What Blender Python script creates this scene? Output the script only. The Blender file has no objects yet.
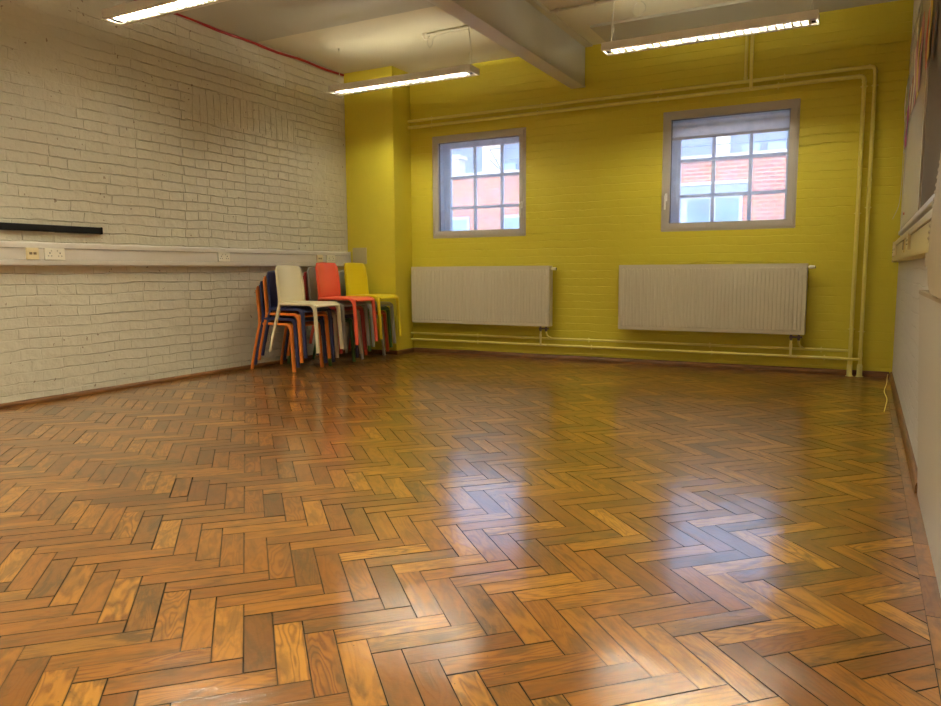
import bpy, bmesh, math, random
from mathutils import Vector, Matrix
random.seed(7)
S = 0.9                      # survey unit -> metres
COL = bpy.context.scene.collection
SC = bpy.context.scene

# ------------------------------------------------------------------ surveyed room
XL, XR, YB, H = -5.6268*S, 0.2651*S, 7.7161*S, 3.3554*S
YP, XP = 7.337*S, -4.9286*S
YF = -3.4
CAMZ = 1.0*S

# ------------------------------------------------------------------ node helpers
def new_mat(name):
    m = bpy.data.materials.new(name); m.use_nodes = True
    nt = m.node_tree; nt.nodes.clear()
    return m, nt
def N(nt, typ, **kw):
    n = nt.nodes.new(typ)
    for k, v in kw.items():
        if k == 'ins':
            for a, b in v.items(): n.inputs[a].default_value = b
        else: setattr(n, k, v)
    return n
def L(nt, a, b): nt.links.new(a, b)
def math_(nt, op, a, b=None, c=None, clamp=False):
    n = nt.nodes.new('ShaderNodeMath'); n.operation = op; n.use_clamp = clamp
    for i, v in enumerate((a, b, c)):
        if v is None: continue
        if isinstance(v, (int, float)): n.inputs[i].default_value = v
        else: nt.links.new(v, n.inputs[i])
    return n.outputs[0]
def ramp(nt, fac, stops):
    r = nt.nodes.new('ShaderNodeValToRGB')
    e = r.color_ramp.elements
    while len(e) < len(stops): e.new(0.5)
    for i, (p, c) in enumerate(stops):
        e[i].position = p; e[i].color = (*c, 1) if len(c) == 3 else c
    nt.links.new(fac, r.inputs[0]); return r.outputs[0]
def mixc(nt, fac, a, b, mode='MIX'):
    n = nt.nodes.new('ShaderNodeMix'); n.data_type = 'RGBA'; n.blend_type = mode
    for i, v in ((0, fac), (6, a), (7, b)):
        if isinstance(v, (int, float)): n.inputs[i].default_value = v
        elif isinstance(v, tuple): n.inputs[i].default_value = (*v, 1) if len(v) == 3 else v
        else: nt.links.new(v, n.inputs[i])
    return n.outputs[2]
def noise(nt, vec, scale, detail=4, rough=.55, dist=0.0):
    n = N(nt, 'ShaderNodeTexNoise', ins={'Scale': scale, 'Detail': detail, 'Roughness': rough, 'Distortion': dist})
    if vec is not None: L(nt, vec, n.inputs['Vector'])
    return n.outputs[0]
def finish(nt, col, rough, bump=None, bstr=.3, bdist=.01, metal=0, spec=.5, coat=0, coatr=.1, ior=1.5):
    p = N(nt, 'ShaderNodeBsdfPrincipled'); o = N(nt, 'ShaderNodeOutputMaterial')
    for key, v in (('Base Color', col), ('Roughness', rough), ('Metallic', metal), ('Specular IOR Level', spec), ('Coat Weight', coat), ('Coat Roughness', coatr), ('IOR', ior)):
        if isinstance(v, tuple): p.inputs[key].default_value = (*v, 1)
        elif isinstance(v, (int, float)): p.inputs[key].default_value = v
        else: L(nt, v, p.inputs[key])
    if bump is not None:
        b = N(nt, 'ShaderNodeBump', ins={'Strength': bstr, 'Distance': bdist})
        L(nt, bump, b.inputs['Height']); L(nt, b.outputs[0], p.inputs['Normal'])
        if coat: L(nt, b.outputs[0], p.inputs['Coat Normal'])
    if coat: p.inputs['Coat IOR'].default_value = 1.62
    L(nt, p.outputs[0], o.inputs[0]); return p
def objco(nt): return N(nt, 'ShaderNodeTexCoord').outputs['Object']
def plain(name, col, rough=.5, metal=0, nscale=30, nstr=.03, var=.06, spec=.5, coat=0):
    """plain paint / plastic with a very slight mottling and surface unevenness"""
    m, nt = new_mat(name); co = objco(nt)
    f = noise(nt, co, nscale, 3)
    c2 = tuple(max(0, c*(1-var)) for c in col)
    c = mixc(nt, f, c2, tuple(min(1, c*(1+var)) for c in col))
    finish(nt, c, rough, f, nstr, .004, metal, spec, coat)
    return m

# ------------------------------------------------------------------ painted brick
def brick_paint(name, axis, base, joint, bw=.232, rh=.0745, strength=.75, arch=None, stains=True, rough=.5, var=.1, spec=.4, jmix=.22, bd=.012, vb=-2.2):
    m, nt = new_mat(name); co = objco(nt)
    sep = N(nt, 'ShaderNodeSeparateXYZ'); L(nt, co, sep.inputs[0])
    comb = N(nt, 'ShaderNodeCombineXYZ')
    L(nt, sep.outputs[axis], comb.inputs[0]); L(nt, sep.outputs[2], comb.inputs[1])
    n1 = N(nt, 'ShaderNodeTexNoise', ins={'Scale': 3.2, 'Detail': 4, 'Roughness': .6}); L(nt, co, n1.inputs['Vector'])
    vm = N(nt, 'ShaderNodeVectorMath', operation='SUBTRACT'); L(nt, n1.outputs['Color'], vm.inputs[0]); vm.inputs[1].default_value = (.5, .5, .5)
    vs = N(nt, 'ShaderNodeVectorMath', operation='SCALE'); L(nt, vm.outputs[0], vs.inputs[0]); vs.inputs['Scale'].default_value = .045
    va = N(nt, 'ShaderNodeVectorMath', operation='ADD'); L(nt, comb.outputs[0], va.inputs[0]); L(nt, vs.outputs[0], va.inputs[1])
    def brick(vec, w, h, off=.5, freq=2, sq=1.0):
        b = N(nt, 'ShaderNodeTexBrick', offset=off, offset_frequency=freq, squash=sq, squash_frequency=2)
        b.inputs['Scale'].default_value = 1; b.inputs['Mortar Size'].default_value = .0052
        b.inputs['Mortar Smooth'].default_value = .9; b.inputs['Bias'].default_value = 0
        b.inputs['Brick Width'].default_value = w; b.inputs['Row Height'].default_value = h
        b.inputs['Color1'].default_value = (0, 0, 0, 1); b.inputs['Color2'].default_value = (1, 1, 1, 1); b.inputs['Mortar'].default_value = (.5, .5, .5, 1)
        L(nt, vec, b.inputs['Vector']); return b
    b1 = brick(va.outputs[0], bw, rh, sq=.62)
    bc = b1.outputs['Color']
    bh = brick(va.outputs[0], 400.0, rh)
    vmod = math_(nt, 'MULTIPLY_ADD', noise(nt, co, 4.3, 3, .6), 5.0, vb, clamp=True)
    fac = math_(nt, 'MAXIMUM', bh.outputs['Fac'], math_(nt, 'MULTIPLY', b1.outputs['Fac'], vmod))
    if arch:
        y0, y1, z0, z1 = arch
        # a shallow segmental arch of upright bricks
        yc = (y0+y1)/2; hw = (y1-y0)/2
        dy = math_(nt, 'DIVIDE', math_(nt, 'SUBTRACT', sep.outputs[axis], yc), hw)
        rise = math_(nt, 'MULTIPLY', math_(nt, 'MULTIPLY', dy, dy), -.10)
        zz = math_(nt, 'SUBTRACT', sep.outputs[2], rise)
        inz = math_(nt, 'MULTIPLY', math_(nt, 'GREATER_THAN', zz, z0), math_(nt, 'LESS_THAN', zz, z1))
        iny = math_(nt, 'LESS_THAN', math_(nt, 'ABSOLUTE', dy), 1.0)
        mask = math_(nt, 'MULTIPLY', inz, iny)
        sh = N(nt, 'ShaderNodeVectorMath', operation='ADD'); L(nt, va.outputs[0], sh.inputs[0]); sh.inputs[1].default_value = (0, -z0+.03, 0)
        b2 = brick(sh.outputs[0], .078, .34, off=0)
        fac = math_(nt, 'ADD', math_(nt, 'MULTIPLY', fac, math_(nt, 'SUBTRACT', 1, mask)), math_(nt, 'MULTIPLY', b2.outputs['Fac'], mask))
    big = noise(nt, co, 1.1, 3, .5)
    mid = noise(nt, co, 9, 4, .6)
    thick = math_(nt, 'MULTIPLY', math_(nt, 'MULTIPLY_ADD', big, 3.2, -.95, clamp=True), math_(nt, 'MULTIPLY_ADD', mid, 2.8, -.75, clamp=True))
    if arch:
        # joints stand out more in the bricked-up opening under the arch
        near = math_(nt, 'MULTIPLY', math_(nt, 'LESS_THAN', math_(nt, 'ABSOLUTE', math_(nt, 'SUBTRACT', dy, .1)), 1.25), math_(nt, 'LESS_THAN', sep.outputs[2], z1))
        thick = math_(nt, 'ADD', thick, math_(nt, 'MULTIPLY', near, .35))
        fac = math_(nt, 'MAXIMUM', fac, math_(nt, 'MULTIPLY', math_(nt, 'MULTIPLY', b1.outputs['Fac'], math_(nt, 'SUBTRACT', 1, mask)), math_(nt, 'MULTIPLY', near, .85)))
    jf = math_(nt, 'MULTIPLY', fac, thick)
    fine = noise(nt, co, 55, 5, .65)
    h = math_(nt, 'SUBTRACT', 1, jf)
    h = math_(nt, 'MULTIPLY_ADD', fine, .16, h)
    h = math_(nt, 'MULTIPLY_ADD', mid, .75, h)
    h = math_(nt, 'MULTIPLY_ADD', noise(nt, va.outputs[0], 5.0, 2, .5), .8, h)
    h = math_(nt, 'MULTIPLY_ADD', bc, .22, h)
    c = mixc(nt, math_(nt, 'MULTIPLY_ADD', big, 1.4, -.2, clamp=True), tuple(x*(1-var) for x in base), base)
    c = mixc(nt, math_(nt, 'MULTIPLY', jf, jmix, clamp=True), c, joint)
    if stains:
        chip = noise(nt, co, 23, 2, .5)
        cm = math_(nt, 'GREATER_THAN', chip, .735)
        c = mixc(nt, math_(nt, 'MULTIPLY', cm, .7), c, (.22, .13, .07))
    finish(nt, c, rough, h, strength, bd, spec=spec)
    return m

LW = brick_paint('painted_brick_cream', 1, (.67, .62, .47), (.36, .30, .19), arch=(4.45, 5.80, 2.20, 2.46), strength=1.0, jmix=.16, bd=.018)
BW = brick_paint('painted_brick_yellow', 0, (.68, .58, .045), (.52, .44, .03), stains=False, strength=.6, var=.06, rough=.42, jmix=.1, vb=-2.9)
RW = brick_paint('painted_brick_white', 1, (.66, .63, .56), (.5, .46, .38), stains=False, strength=.6)
YEL = plain('yellow_plaster_paint', (.68, .58, .045), .45, nscale=5, nstr=.06)
YPIPE = plain('yellow_gloss_pipe_paint', (.80, .72, .17), .3, nscale=20)
CEIL = plain('ceiling_cream_paint', (.68, .62, .45), .7, nscale=3, nstr=.1, var=.05)
PANEL = plain('ceiling_grey_board', (.48, .46, .37), .7, nscale=2, var=.07)
BEAM = plain('beam_paint', (.58, .57, .49), .5, nscale=4)
RAD = plain('radiator_enamel', (.66, .60, .43), .35, var=.02)
TRK = plain('trunking_plastic', (.68, .63, .54), .35, var=.02)
TRKY = plain('yellowed_trunking_plastic', (.60, .50, .29), .3, var=.03)
SOCK = plain('socket_plastic', (.82, .77, .62), .3, var=.01)
SOCKY = plain('aged_socket_plastic', (.78, .66, .38), .3, var=.01)
DARK = plain('dark_slot', (.02, .02, .02), .6)
BLACK = plain('black_powder_coat', (.006, .006, .006), .7, spec=.2)
FRAME = plain('window_frame_paint', (.49, .445, .37), .4, var=.03)
OUTW = plain('outer_window_white_paint', (.80, .86, .92), .5, var=.05)
STEEL = plain('chromed_metal', (.6, .6, .6), .25, metal=1)
BRASS = plain('dull_valve_metal', (.22, .18, .14), .45, metal=.6)
LAMPH = plain('luminaire_housing', (.84, .81, .72), .4, var=.02)
LOUV = plain('louvre_aluminium', (.75, .73, .68), .25, metal=.7)
WIREM = plain('cable_sheath', (.62, .58, .46), .5)
REDC = plain('red_cable_sheath', (.42, .02, .015), .45)
WBOARD = plain('whiteboard_enamel', (.62, .60, .57), .25, var=.02)
NBOARD = plain('notice_board_felt', (.18, .15, .11), .8, nscale=80)
ALU = plain('aluminium_trim', (.62, .60, .55), .35, metal=.3)
CAB = plain('cream_laminate', (.52, .47, .38), .4, var=.02)
TAN = plain('pale_wood', (.42, .33, .20), .5, nscale=12, var=.12)
BOOT = plain('pipe_boot_paint', (.80, .74, .26), .35)
def blind_mat():
    m, nt = new_mat('blind_fabric'); d = N(nt, 'ShaderNodeBsdfDiffuse'); d.inputs[0].default_value = (.92, .93, .90, 1)
    t = N(nt, 'ShaderNodeBsdfTranslucent'); t.inputs[0].default_value = (.92, .93, .90, 1)
    mx = N(nt, 'ShaderNodeMixShader'); mx.inputs[0].default_value = .75; L(nt, d.outputs[0], mx.inputs[1]); L(nt, t.outputs[0], mx.inputs[2])
    o = N(nt, 'ShaderNodeOutputMaterial'); L(nt, mx.outputs[0], o.inputs[0]); return m
BLIND = blind_mat()
def skirting_mat():
    m, nt = new_mat('varnished_skirting_wood'); co = objco(nt)
    mp = N(nt, 'ShaderNodeMapping'); mp.inputs['Scale'].default_value = (1, 1, 14); L(nt, co, mp.inputs[0])
    f = noise(nt, mp.outputs[0], 4, 5, .6, 1.0)
    c = ramp(nt, f, [(.3, (.07, .028, .010)), (.55, (.20, .085, .024)), (.75, (.36, .17, .05))])
    finish(nt, c, .35, f, .1, .003); return m
SKIRT = skirting_mat()

def glass_mat(name, tint=(1, 1, 1), dirt_veil=0.0):
    m, nt = new_mat(name)
    tr = N(nt, 'ShaderNodeBsdfTransparent'); tr.inputs[0].default_value = (*tint, 1)
    gl = N(nt, 'ShaderNodeBsdfGlossy', ins={'Roughness': .02})
    fr = N(nt, 'ShaderNodeFresnel', ins={'IOR': 1.45})
    mx = N(nt, 'ShaderNodeMixShader'); L(nt, fr.outputs[0], mx.inputs[0]); L(nt, tr.outputs[0], mx.inputs[1]); L(nt, gl.outputs[0], mx.inputs[2])
    out = N(nt, 'ShaderNodeOutputMaterial'); last = mx.outputs[0]
    if dirt_veil:
        df = N(nt, 'ShaderNodeBsdfTranslucent'); df.inputs[0].default_value = (.72, .85, 1.0, 1)  # bluish veil: milky glare put into the panes, with dust on the outer
        f = noise(nt, objco(nt), 7, 4)
        m2 = N(nt, 'ShaderNodeMixShader'); L(nt, math_(nt, 'MULTIPLY', f, dirt_veil*2), m2.inputs[0]); L(nt, last, m2.inputs[1]); L(nt, df.outputs[0], m2.inputs[2]); last = m2.outputs[0]
    L(nt, last, out.inputs[0]); return m
GLASS = glass_mat('veiled_glass', (1, 1, 1), .15)  # inner pane carries the painted milky glare
OGLASS = glass_mat('dusty_old_glass', (.97, .99, 1), .16)
def emis(name, col, st):
    m, nt = new_mat(name); e = N(nt, 'ShaderNodeEmission', ins={'Strength': st}); e.inputs[0].default_value = (*col, 1)
    o = N(nt, 'ShaderNodeOutputMaterial'); L(nt, e.outputs[0], o.inputs[0]); return m
LAMPCOL = (1.0, .94, .74)
TUBE = emis('fluorescent_tube', LAMPCOL, 310.0)
TUBER = emis('unseen_fill_tube', LAMPCOL, 1250.0)  # boosted tubes for the added lamps out of view
TUBEUP = emis('uplight_tube', LAMPCOL, 38)

# ------------------------------------------------------------------ mesh helpers
def box(bm, x0, x1, y0, y1, z0, z1, mi=0, bev=0):
    vs = [bm.verts.new(p) for p in ((x0,y0,z0),(x1,y0,z0),(x1,y1,z0),(x0,y1,z0),(x0,y0,z1),(x1,y0,z1),(x1,y1,z1),(x0,y1,z1))]
    fs = [bm.faces.new([vs[i] for i in q]) for q in ((0,3,2,1),(4,5,6,7),(0,1,5,4),(1,2,6,5),(2,3,7,6),(3,0,4,7))]
    for f in fs: f.material_index = mi
    if bev:
        es = list({e for f in fs for e in f.edges})
        bmesh.ops.bevel(bm, geom=es, offset=bev, segments=2, affect='EDGES')
def hbox(bm, *a, **k): box(bm, *[v*S for v in a[:6]], **k)
def tube(bm, pts, r, seg=10, mi=0, caps=True, rads=None):
    pts = [Vector(p) for p in pts]; rings = []
    t = (pts[1]-pts[0]).normalized()
    up = Vector((0,0,1)) if abs(t.z) < .9 else Vector((1,0,0))
    n = t.cross(up).normalized()
    for i, p in enumerate(pts):
        if i == 0: t = (pts[1]-pts[0]).normalized()
        elif i == len(pts)-1: t = (pts[-1]-pts[-2]).normalized()
        else: t = ((pts[i+1]-p).normalized()+(p-pts[i-1]).normalized()).normalized()
        n = (n - t*n.dot(t)).normalized(); b = t.cross(n)
        rr = rads[i] if rads else r
        rings.append([bm.verts.new(p+(n*math.cos(a)+b*math.sin(a))*rr) for a in [2*math.pi*k/seg for k in range(seg)]])
    for a, b in zip(rings, rings[1:]):
        for k in range(seg):
            f = bm.faces.new((a[k], a[(k+1)%seg], b[(k+1)%seg], b[k])); f.smooth = True; f.material_index = mi
    if caps:
        for rg in (rings[0][::-1], rings[-1]):      # own vertices, so the flat cap does not bend the side shading
            f = bm.faces.new([bm.verts.new(v.co) for v in rg]); f.material_index = mi
def fillet(pts, r, n=6):
    """round the corners of a polyline"""
    pts = [Vector(p) for p in pts]; out = [pts[0]]
    for i in range(1, len(pts)-1):
        a, b, c = pts[i-1], pts[i], pts[i+1]
        u = (a-b); v = (c-b); rr = min(r, u.length*.49, v.length*.49)
        p0 = b+u.normalized()*rr; p1 = b+v.normalized()*rr
        for k in range(n+1):
            t = k/n; out.append(p0*(1-t)**2 + b*2*t*(1-t) + p1*t*t)
    out.append(pts[-1]); return out
def obj(name, bm, mats, parent=None, smooth=False):
    bmesh.ops.recalc_face_normals(bm, faces=bm.faces)
    me = bpy.data.meshes.new(name); bm.to_mesh(me); bm.free()
    for m in (mats if isinstance(mats, (list, tuple)) else [mats]): me.materials.append(m)
    if smooth:
        for p in me.polygons: p.use_smooth = True
    o = bpy.data.objects.new(name, me); COL.objects.link(o)
    if parent: o.parent = parent; o.matrix_parent_inverse = parent.matrix_world.inverted()
    return o
def thing(name, label, cat, loc=(0,0,0), rotz=0, group=None):
    o = bpy.data.objects.new(name, None); COL.objects.link(o); o.empty_display_size = .1
    o.location = loc; o.rotation_euler = (0, 0, rotz)
    o.matrix_world = Matrix.Translation(loc) @ Matrix.Rotation(rotz, 4, 'Z')
    o['label'] = label; o['category'] = cat
    if group: o['group'] = group
    return o
def tag(o, label, cat, group=None):
    o['label'] = label; o['category'] = cat
    if group: o['group'] = group
    return o
def struct(name, bm, m, parent=None, smooth=False):
    o = obj(name, bm, m, parent, smooth)
    if not parent: o['kind'] = 'structure'
    return o
B = bmesh.new

# ================================================================== FLOOR
W, GAP = .0725, .0024
LEN = 4*W
FX1 = .203*S                 # edge of the field, the border strip runs along the right wall
def floor_mat():
    m, nt = new_mat('herringbone_pine_blocks')
    uv = N(nt, 'ShaderNodeUVMap', uv_map='local'); rn = N(nt, 'ShaderNodeUVMap', uv_map='rand')
    sr = N(nt, 'ShaderNodeSeparateXYZ'); L(nt, rn.outputs[0], sr.inputs[0]); r1, r2 = sr.outputs[0], sr.outputs[1]
    su = N(nt, 'ShaderNodeSeparateXYZ'); L(nt, uv.outputs[0], su.inputs[0]); u, v = su.outputs[0], su.outputs[1]
    co = objco(nt)
    cv = N(nt, 'ShaderNodeCombineXYZ'); L(nt, math_(nt, 'MULTIPLY_ADD', u, 1.0, math_(nt, 'MULTIPLY', r1, 37)), cv.inputs[0])
    L(nt, math_(nt, 'MULTIPLY_ADD', v, 1.0, math_(nt, 'MULTIPLY', r2, 53)), cv.inputs[1]); L(nt, math_(nt, 'MULTIPLY', r1, 11), cv.inputs[2])
    # growth rings: stretched noise contoured with a sine
    mp = N(nt, 'ShaderNodeMapping'); mp.inputs['Scale'].default_value = (3.2, 16, 1); L(nt, cv.outputs[0], mp.inputs[0])
    g = noise(nt, mp.outputs[0], 1.0, 2, .4, .25)
    freq = math_(nt, 'MULTIPLY_ADD', r2, 70, 35)
    rings = math_(nt, 'SINE', math_(nt, 'MULTIPLY', g, freq))
    rings = math_(nt, 'MULTIPLY_ADD', rings, .5, .5)
    rings = math_(nt, 'POWER', rings, 2.2)
    # some blocks show strong figure, others hardly any
    wn = N(nt, 'ShaderNodeTexWhiteNoise', noise_dimensions='2D'); L(nt, rn.outputs[0], wn.inputs[0])
    figure = math_(nt, 'POWER', wn.outputs[0], 2.2)
    figure = math_(nt, 'MULTIPLY_ADD', figure, .80, .20, clamp=True)
    mp2 = N(nt, 'ShaderNodeMapping'); mp2.inputs['Scale'].default_value = (12, 260, 1); L(nt, cv.outputs[0], mp2.inputs[0])
    fib = noise(nt, mp2.outputs[0], 1, 3, .6)
    base = ramp(nt, r1, [(0, (.16, .057, .008)), (.3, (.28, .108, .012)), (.6, (.35, .145, .016)), (.85, (.44, .195, .024)), (1, (.54, .26, .040))])
    base = mixc(nt, math_(nt, 'MULTIPLY', rings, figure), base, (.10, .028, .005))
    base = mixc(nt, math_(nt, 'MULTIPLY_ADD', fib, .5, -.05, clamp=True), base, (.24, .085, .014))
    # worn grey-brown stains: blotches inside blocks plus broad walked areas
    mp3 = N(nt, 'ShaderNodeMapping'); mp3.inputs['Scale'].default_value = (7, 22, 1); L(nt, cv.outputs[0], mp3.inputs[0])
    st = noise(nt, mp3.outputs[0], 1.0, 4, .6, .6)
    st = math_(nt, 'MULTIPLY_ADD', st, 6, -2.75, clamp=True)
    broad = noise(nt, co, .8, 3, .5)
    bro = math_(nt, 'MULTIPLY_ADD', broad, 3.4, -1.35, clamp=True)
    dk = math_(nt, 'MULTIPLY_ADD', wn.outputs[1] if False else r2, 1.0, 0.0)
    blk = math_(nt, 'MULTIPLY', math_(nt, 'GREATER_THAN', dk, .88), .45)
    stm = math_(nt, 'ADD', math_(nt, 'MULTIPLY', st, math_(nt, 'MULTIPLY_ADD', bro, .5, .42)), blk, clamp=True)
    base = mixc(nt, stm, base, (.095, .048, .014))
    base = mixc(nt, math_(nt, 'MULTIPLY', bro, .28), base, (.14, .06, .014))
    # dirt rubbed into the edges of every block
    au = math_(nt, 'MULTIPLY_ADD', math_(nt, 'ABSOLUTE', u), 1.0, -(LEN/2-.0052)); av = math_(nt, 'MULTIPLY_ADD', math_(nt, 'ABSOLUTE', v), 1.0, -(W/2-.0048))
    ed = math_(nt, 'MULTIPLY', math_(nt, 'MAXIMUM', au, av), 260, clamp=True)
    en = math_(nt, 'MULTIPLY_ADD', noise(nt, co, 9, 3, .6), 2.6, -.7, clamp=True)
    base = mixc(nt, math_(nt, 'MULTIPLY', ed, math_(nt, 'MULTIPLY', en, .85)), base, (.05, .022, .006))
    # knots / pits
    vo = N(nt, 'ShaderNodeTexVoronoi', ins={'Scale': 17}); L(nt, cv.outputs[0], vo.inputs['Vector'])
    pit = math_(nt, 'LESS_THAN', vo.outputs['Distance'], .035)
    base = mixc(nt, math_(nt, 'MULTIPLY', pit, .8), base, (.03, .014, .006))
    fine = noise(nt, co, 45, 4, .6); wave = noise(nt, co, 7, 1, .5)
    rough = .29
    h = math_(nt, 'MULTIPLY_ADD', rings, math_(nt, 'MULTIPLY', figure, .4) if False else .12, math_(nt, 'MULTIPLY_ADD', fine, .5, math_(nt, 'MULTIPLY', wave, 1.6)))
    finish(nt, base, rough, h, .45, .0022, spec=.22, coat=.95, coatr=.13, ior=1.5)
    return m
FLOORM = floor_mat()
GAPM = plain('dark_bitumen_bed', (.012, .008, .005), .9)
SUBM = plain('sub_floor', (.03, .02, .013), .9)

def clip_poly(poly, axis, lim, keep_less):
    out = []
    for i in range(len(poly)):
        a, b = poly[i], poly[(i+1) % len(poly)]
        ia = (a[axis] <= lim) if keep_less else (a[axis] >= lim)
        ib = (b[axis] <= lim) if keep_less else (b[axis] >= lim)
        if ia: out.append(a)
        if ia != ib:
            t = (lim-a[axis])/(b[axis]-a[axis]); out.append(tuple(a[k]+t*(b[k]-a[k]) for k in range(len(a))))
    return out
def build_floor():
    bm = B(); uvl = bm.loops.layers.uv.new('local'); uvr = bm.loops.layers.uv.new('rand')
    rt2 = math.sqrt(.5)
    A0, B0 = -1.45, -.75            # lattice phase read off the photograph
    def block(cx, cy, ang, ln, wd, lims, gapk=1.0, sink=0.0, tilt=1.0):
        ca, sa = math.cos(ang), math.sin(ang)
        g = GAP*random.uniform(.3, 1.5)*gapk
        hl, hw = ln/2-g/2, wd/2-g/2
        jr = random.uniform(-.0015, .0015)
        poly = []
        for lx, ly in ((-hl,-hw),(hl,-hw),(hl,hw),(-hl,hw)):
            x, y = cx+lx*ca-ly*sa, cy+lx*sa+ly*ca
            poly.append((x+jr*0, y, lx, ly))
        for ax, lim, less in lims:
            poly = clip_poly(poly, ax, lim, less)
            if len(poly) < 3: return
        area = 0
        for i in range(len(poly)):
            a, b = poly[i], poly[(i+1) % len(poly)]; area += a[0]*b[1]-b[0]*a[1]
        if abs(area) < 2e-4: return
        z = random.gauss(0, .00022)-.0006-sink; tx = random.gauss(0, .0022)*tilt; ty = random.gauss(0, .0045)*tilt
        r1, r2 = random.random(), random.random()
        top = [bm.verts.new((p[0], p[1], z+p[2]*tx+p[3]*ty)) for p in poly]
        bot = [bm.verts.new((p[0], p[1], -.012)) for p in poly]
        fs = [bm.faces.new(top)]; n = len(poly)
        for i in range(n): fs.append(bm.faces.new((top[i], bot[i], bot[(i+1) % n], top[(i+1) % n])))
        for f in fs:
            for lp in f.loops:
                idx = (top.index(lp.vert) if lp.vert in top else bot.index(lp.vert))
                lp[uvl].uv = (poly[idx][2], poly[idx][3]); lp[uvr].uv = (r1, r2)
            f.material_index = 0
        for f in fs[1:]: f.material_index = 1
    X0, X1, Y0, Y1 = XL+.01, FX1, -1.6, YB-.01
    lims = [(0, X0, False), (0, X1, True), (1, Y0, False), (1, Y1, True)]
    umin, umax = int((X0+Y0)*rt2/W)-6, int((X1+Y1)*rt2/W)+6
    vmin, vmax = int((-X1+Y0)*rt2/W)-6, int((-X0+Y1)*rt2/W)+6
    def xy(u, v):
        u -= A0; v -= B0
        return (u-v)*rt2*W, (u+v)*rt2*W
    for i in range(umin, umax):
        for j in range(vmin, vmax):
            k = (i+j) % 8
            if k == 0:
                x, y = xy(i+2, j+.5); ang = math.pi/4; l_, w_ = LEN, W
            elif k == 4:
                x, y = xy(i+.5, j+2); ang = math.pi*3/4; l_, w_ = LEN, W
            else: continue
            if x < X0-.3 or x > X1+.3 or y < Y0-.3 or y > Y1+.3: continue
            loose = abs(x+2.52) < .052 and abs(y-2.05) < .09 and k == 4
            block(x, y, ang, l_, w_, lims, 5.5 if loose else 1.0, 0, 2.5 if loose else 1)
    # single border strip laid end to end along the right wall
    y = Y0
    while y < Y1:
        block((FX1+XR-.004)/2, y+LEN/2, math.pi/2, LEN, XR-.004-FX1, [(1, Y1, True)]); y += LEN
    return obj('floor', bm, [FLOORM, GAPM])
fl = build_floor(); fl['kind'] = 'structure'
bm = B(); box(bm, XL-.2, XR+.2, YF-.2, YB+.2, -.16, -.0118)
sub = struct('floor_bed', bm, SUBM)
bm = B(); box(bm, XL, XR, YF, -1.6, -.0118, 0)
struct('floor_rear', bm, plain('plain_wood_floor', (.34, .15, .04), .35))

# ================================================================== WALLS
bm = B(); box(bm, XL-.2, XL, YF-.2, YB+.35, -.16, H+.2); struct('wall_left', bm, LW)
bm = B(); box(bm, XR, XR+.2, YF-.2, YB+.35, -.16, H+.2); struct('wall_right', bm, RW)
bm = B(); box(bm, XL, XR, YF-.2, YF, -.16, H+.2); struct('wall_rear', bm, plain('rear_wall_paint', (.62, .55, .40), .6))
WIN = [(-4.63, -3.405, 1.39, 2.585), (-1.884, -.606, 1.385, 2.59)]
YO = 8.12*S                     # outer face of the back wall
def back_wall():
    bm = B()
    xs = sorted([XL, XR] + [v*S for w in WIN for v in w[:2]])
    za, zb = 1.388*S, 2.588*S
    for i in range(len(xs)-1):
        hole = i in (1, 3)
        if hole:
            box(bm, xs[i], xs[i+1], YB, YO, -.16, za); box(bm, xs[i], xs[i+1], YB, YO, zb, H+.2)
        else: box(bm, xs[i], xs[i+1], YB, YO, -.16, H+.2)
    return struct('wall_back', bm, BW)
back_wall()
bm = B(); box(bm, XL, XP, YP, YB, -.01, H+.02, bev=.004); struct('wall_pier', bm, YEL)
bm = B(); box(bm, XL-.2, XR+.2, YF-.2, YO, H, H+.2); struct('ceiling', bm, CEIL)
# white lined reveals behind the inner frames
for k, w in enumerate(WIN):
    x0, x1, z0, z1 = [v*S for v in w]; z0 = 1.388*S; z1 = 2.588*S
    bm = B(); y0, y1 = YB+.075, YO-.002; t = .014
    box(bm, x0, x0+t, y0, y1, z0, z1); box(bm, x1-t, x1, y0, y1, z0, z1)
    box(bm, x0+t, x1-t, y0, y1, z0, z0+t); box(bm, x0+t, x1-t, y0, y1, z1-t, z1)
    struct('trim_%d' % (k+1), bm, OUTW)

# ceiling boards, beam
bm = B(); box(bm, XL+.001, -2.93*S, -2.6, 5.865*S, H-.022, H+.001)
for q in range(12): tube(bm, [(XL+.3+q*.19, 5.865*S-.03, H-.025), (XL+.3+q*.19, 5.865*S-.03, H-.018)], .006, 8)
struct('trim_ceiling_board', bm, PANEL)
bm = B(); box(bm, -2.46*S, XR-.001, 7.10*S, YB-.001, H-.022, H+.001)
struct('trim_ceiling_strip', bm, PANEL)
bm = B()
bx0, bx1, bz = -2.87*S, -2.725*S, 2.935*S
box(bm, bx0, bx1, YF, YB+.02, bz, H+.01, bev=.004)
box(bm, bx0-.004, bx1+.008, YF, YB, bz-.001, bz+.012, bev=.002)
struct('trim_ceiling_beam', bm, BEAM)
# narrow plaster ledge where the beam meets the ceiling
bm = B(); box(bm, bx1-.001, bx1+.075, YF, YB-.001, H-.012, H+.001); struct('trim_beam_ledge', bm, CEIL)

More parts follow.
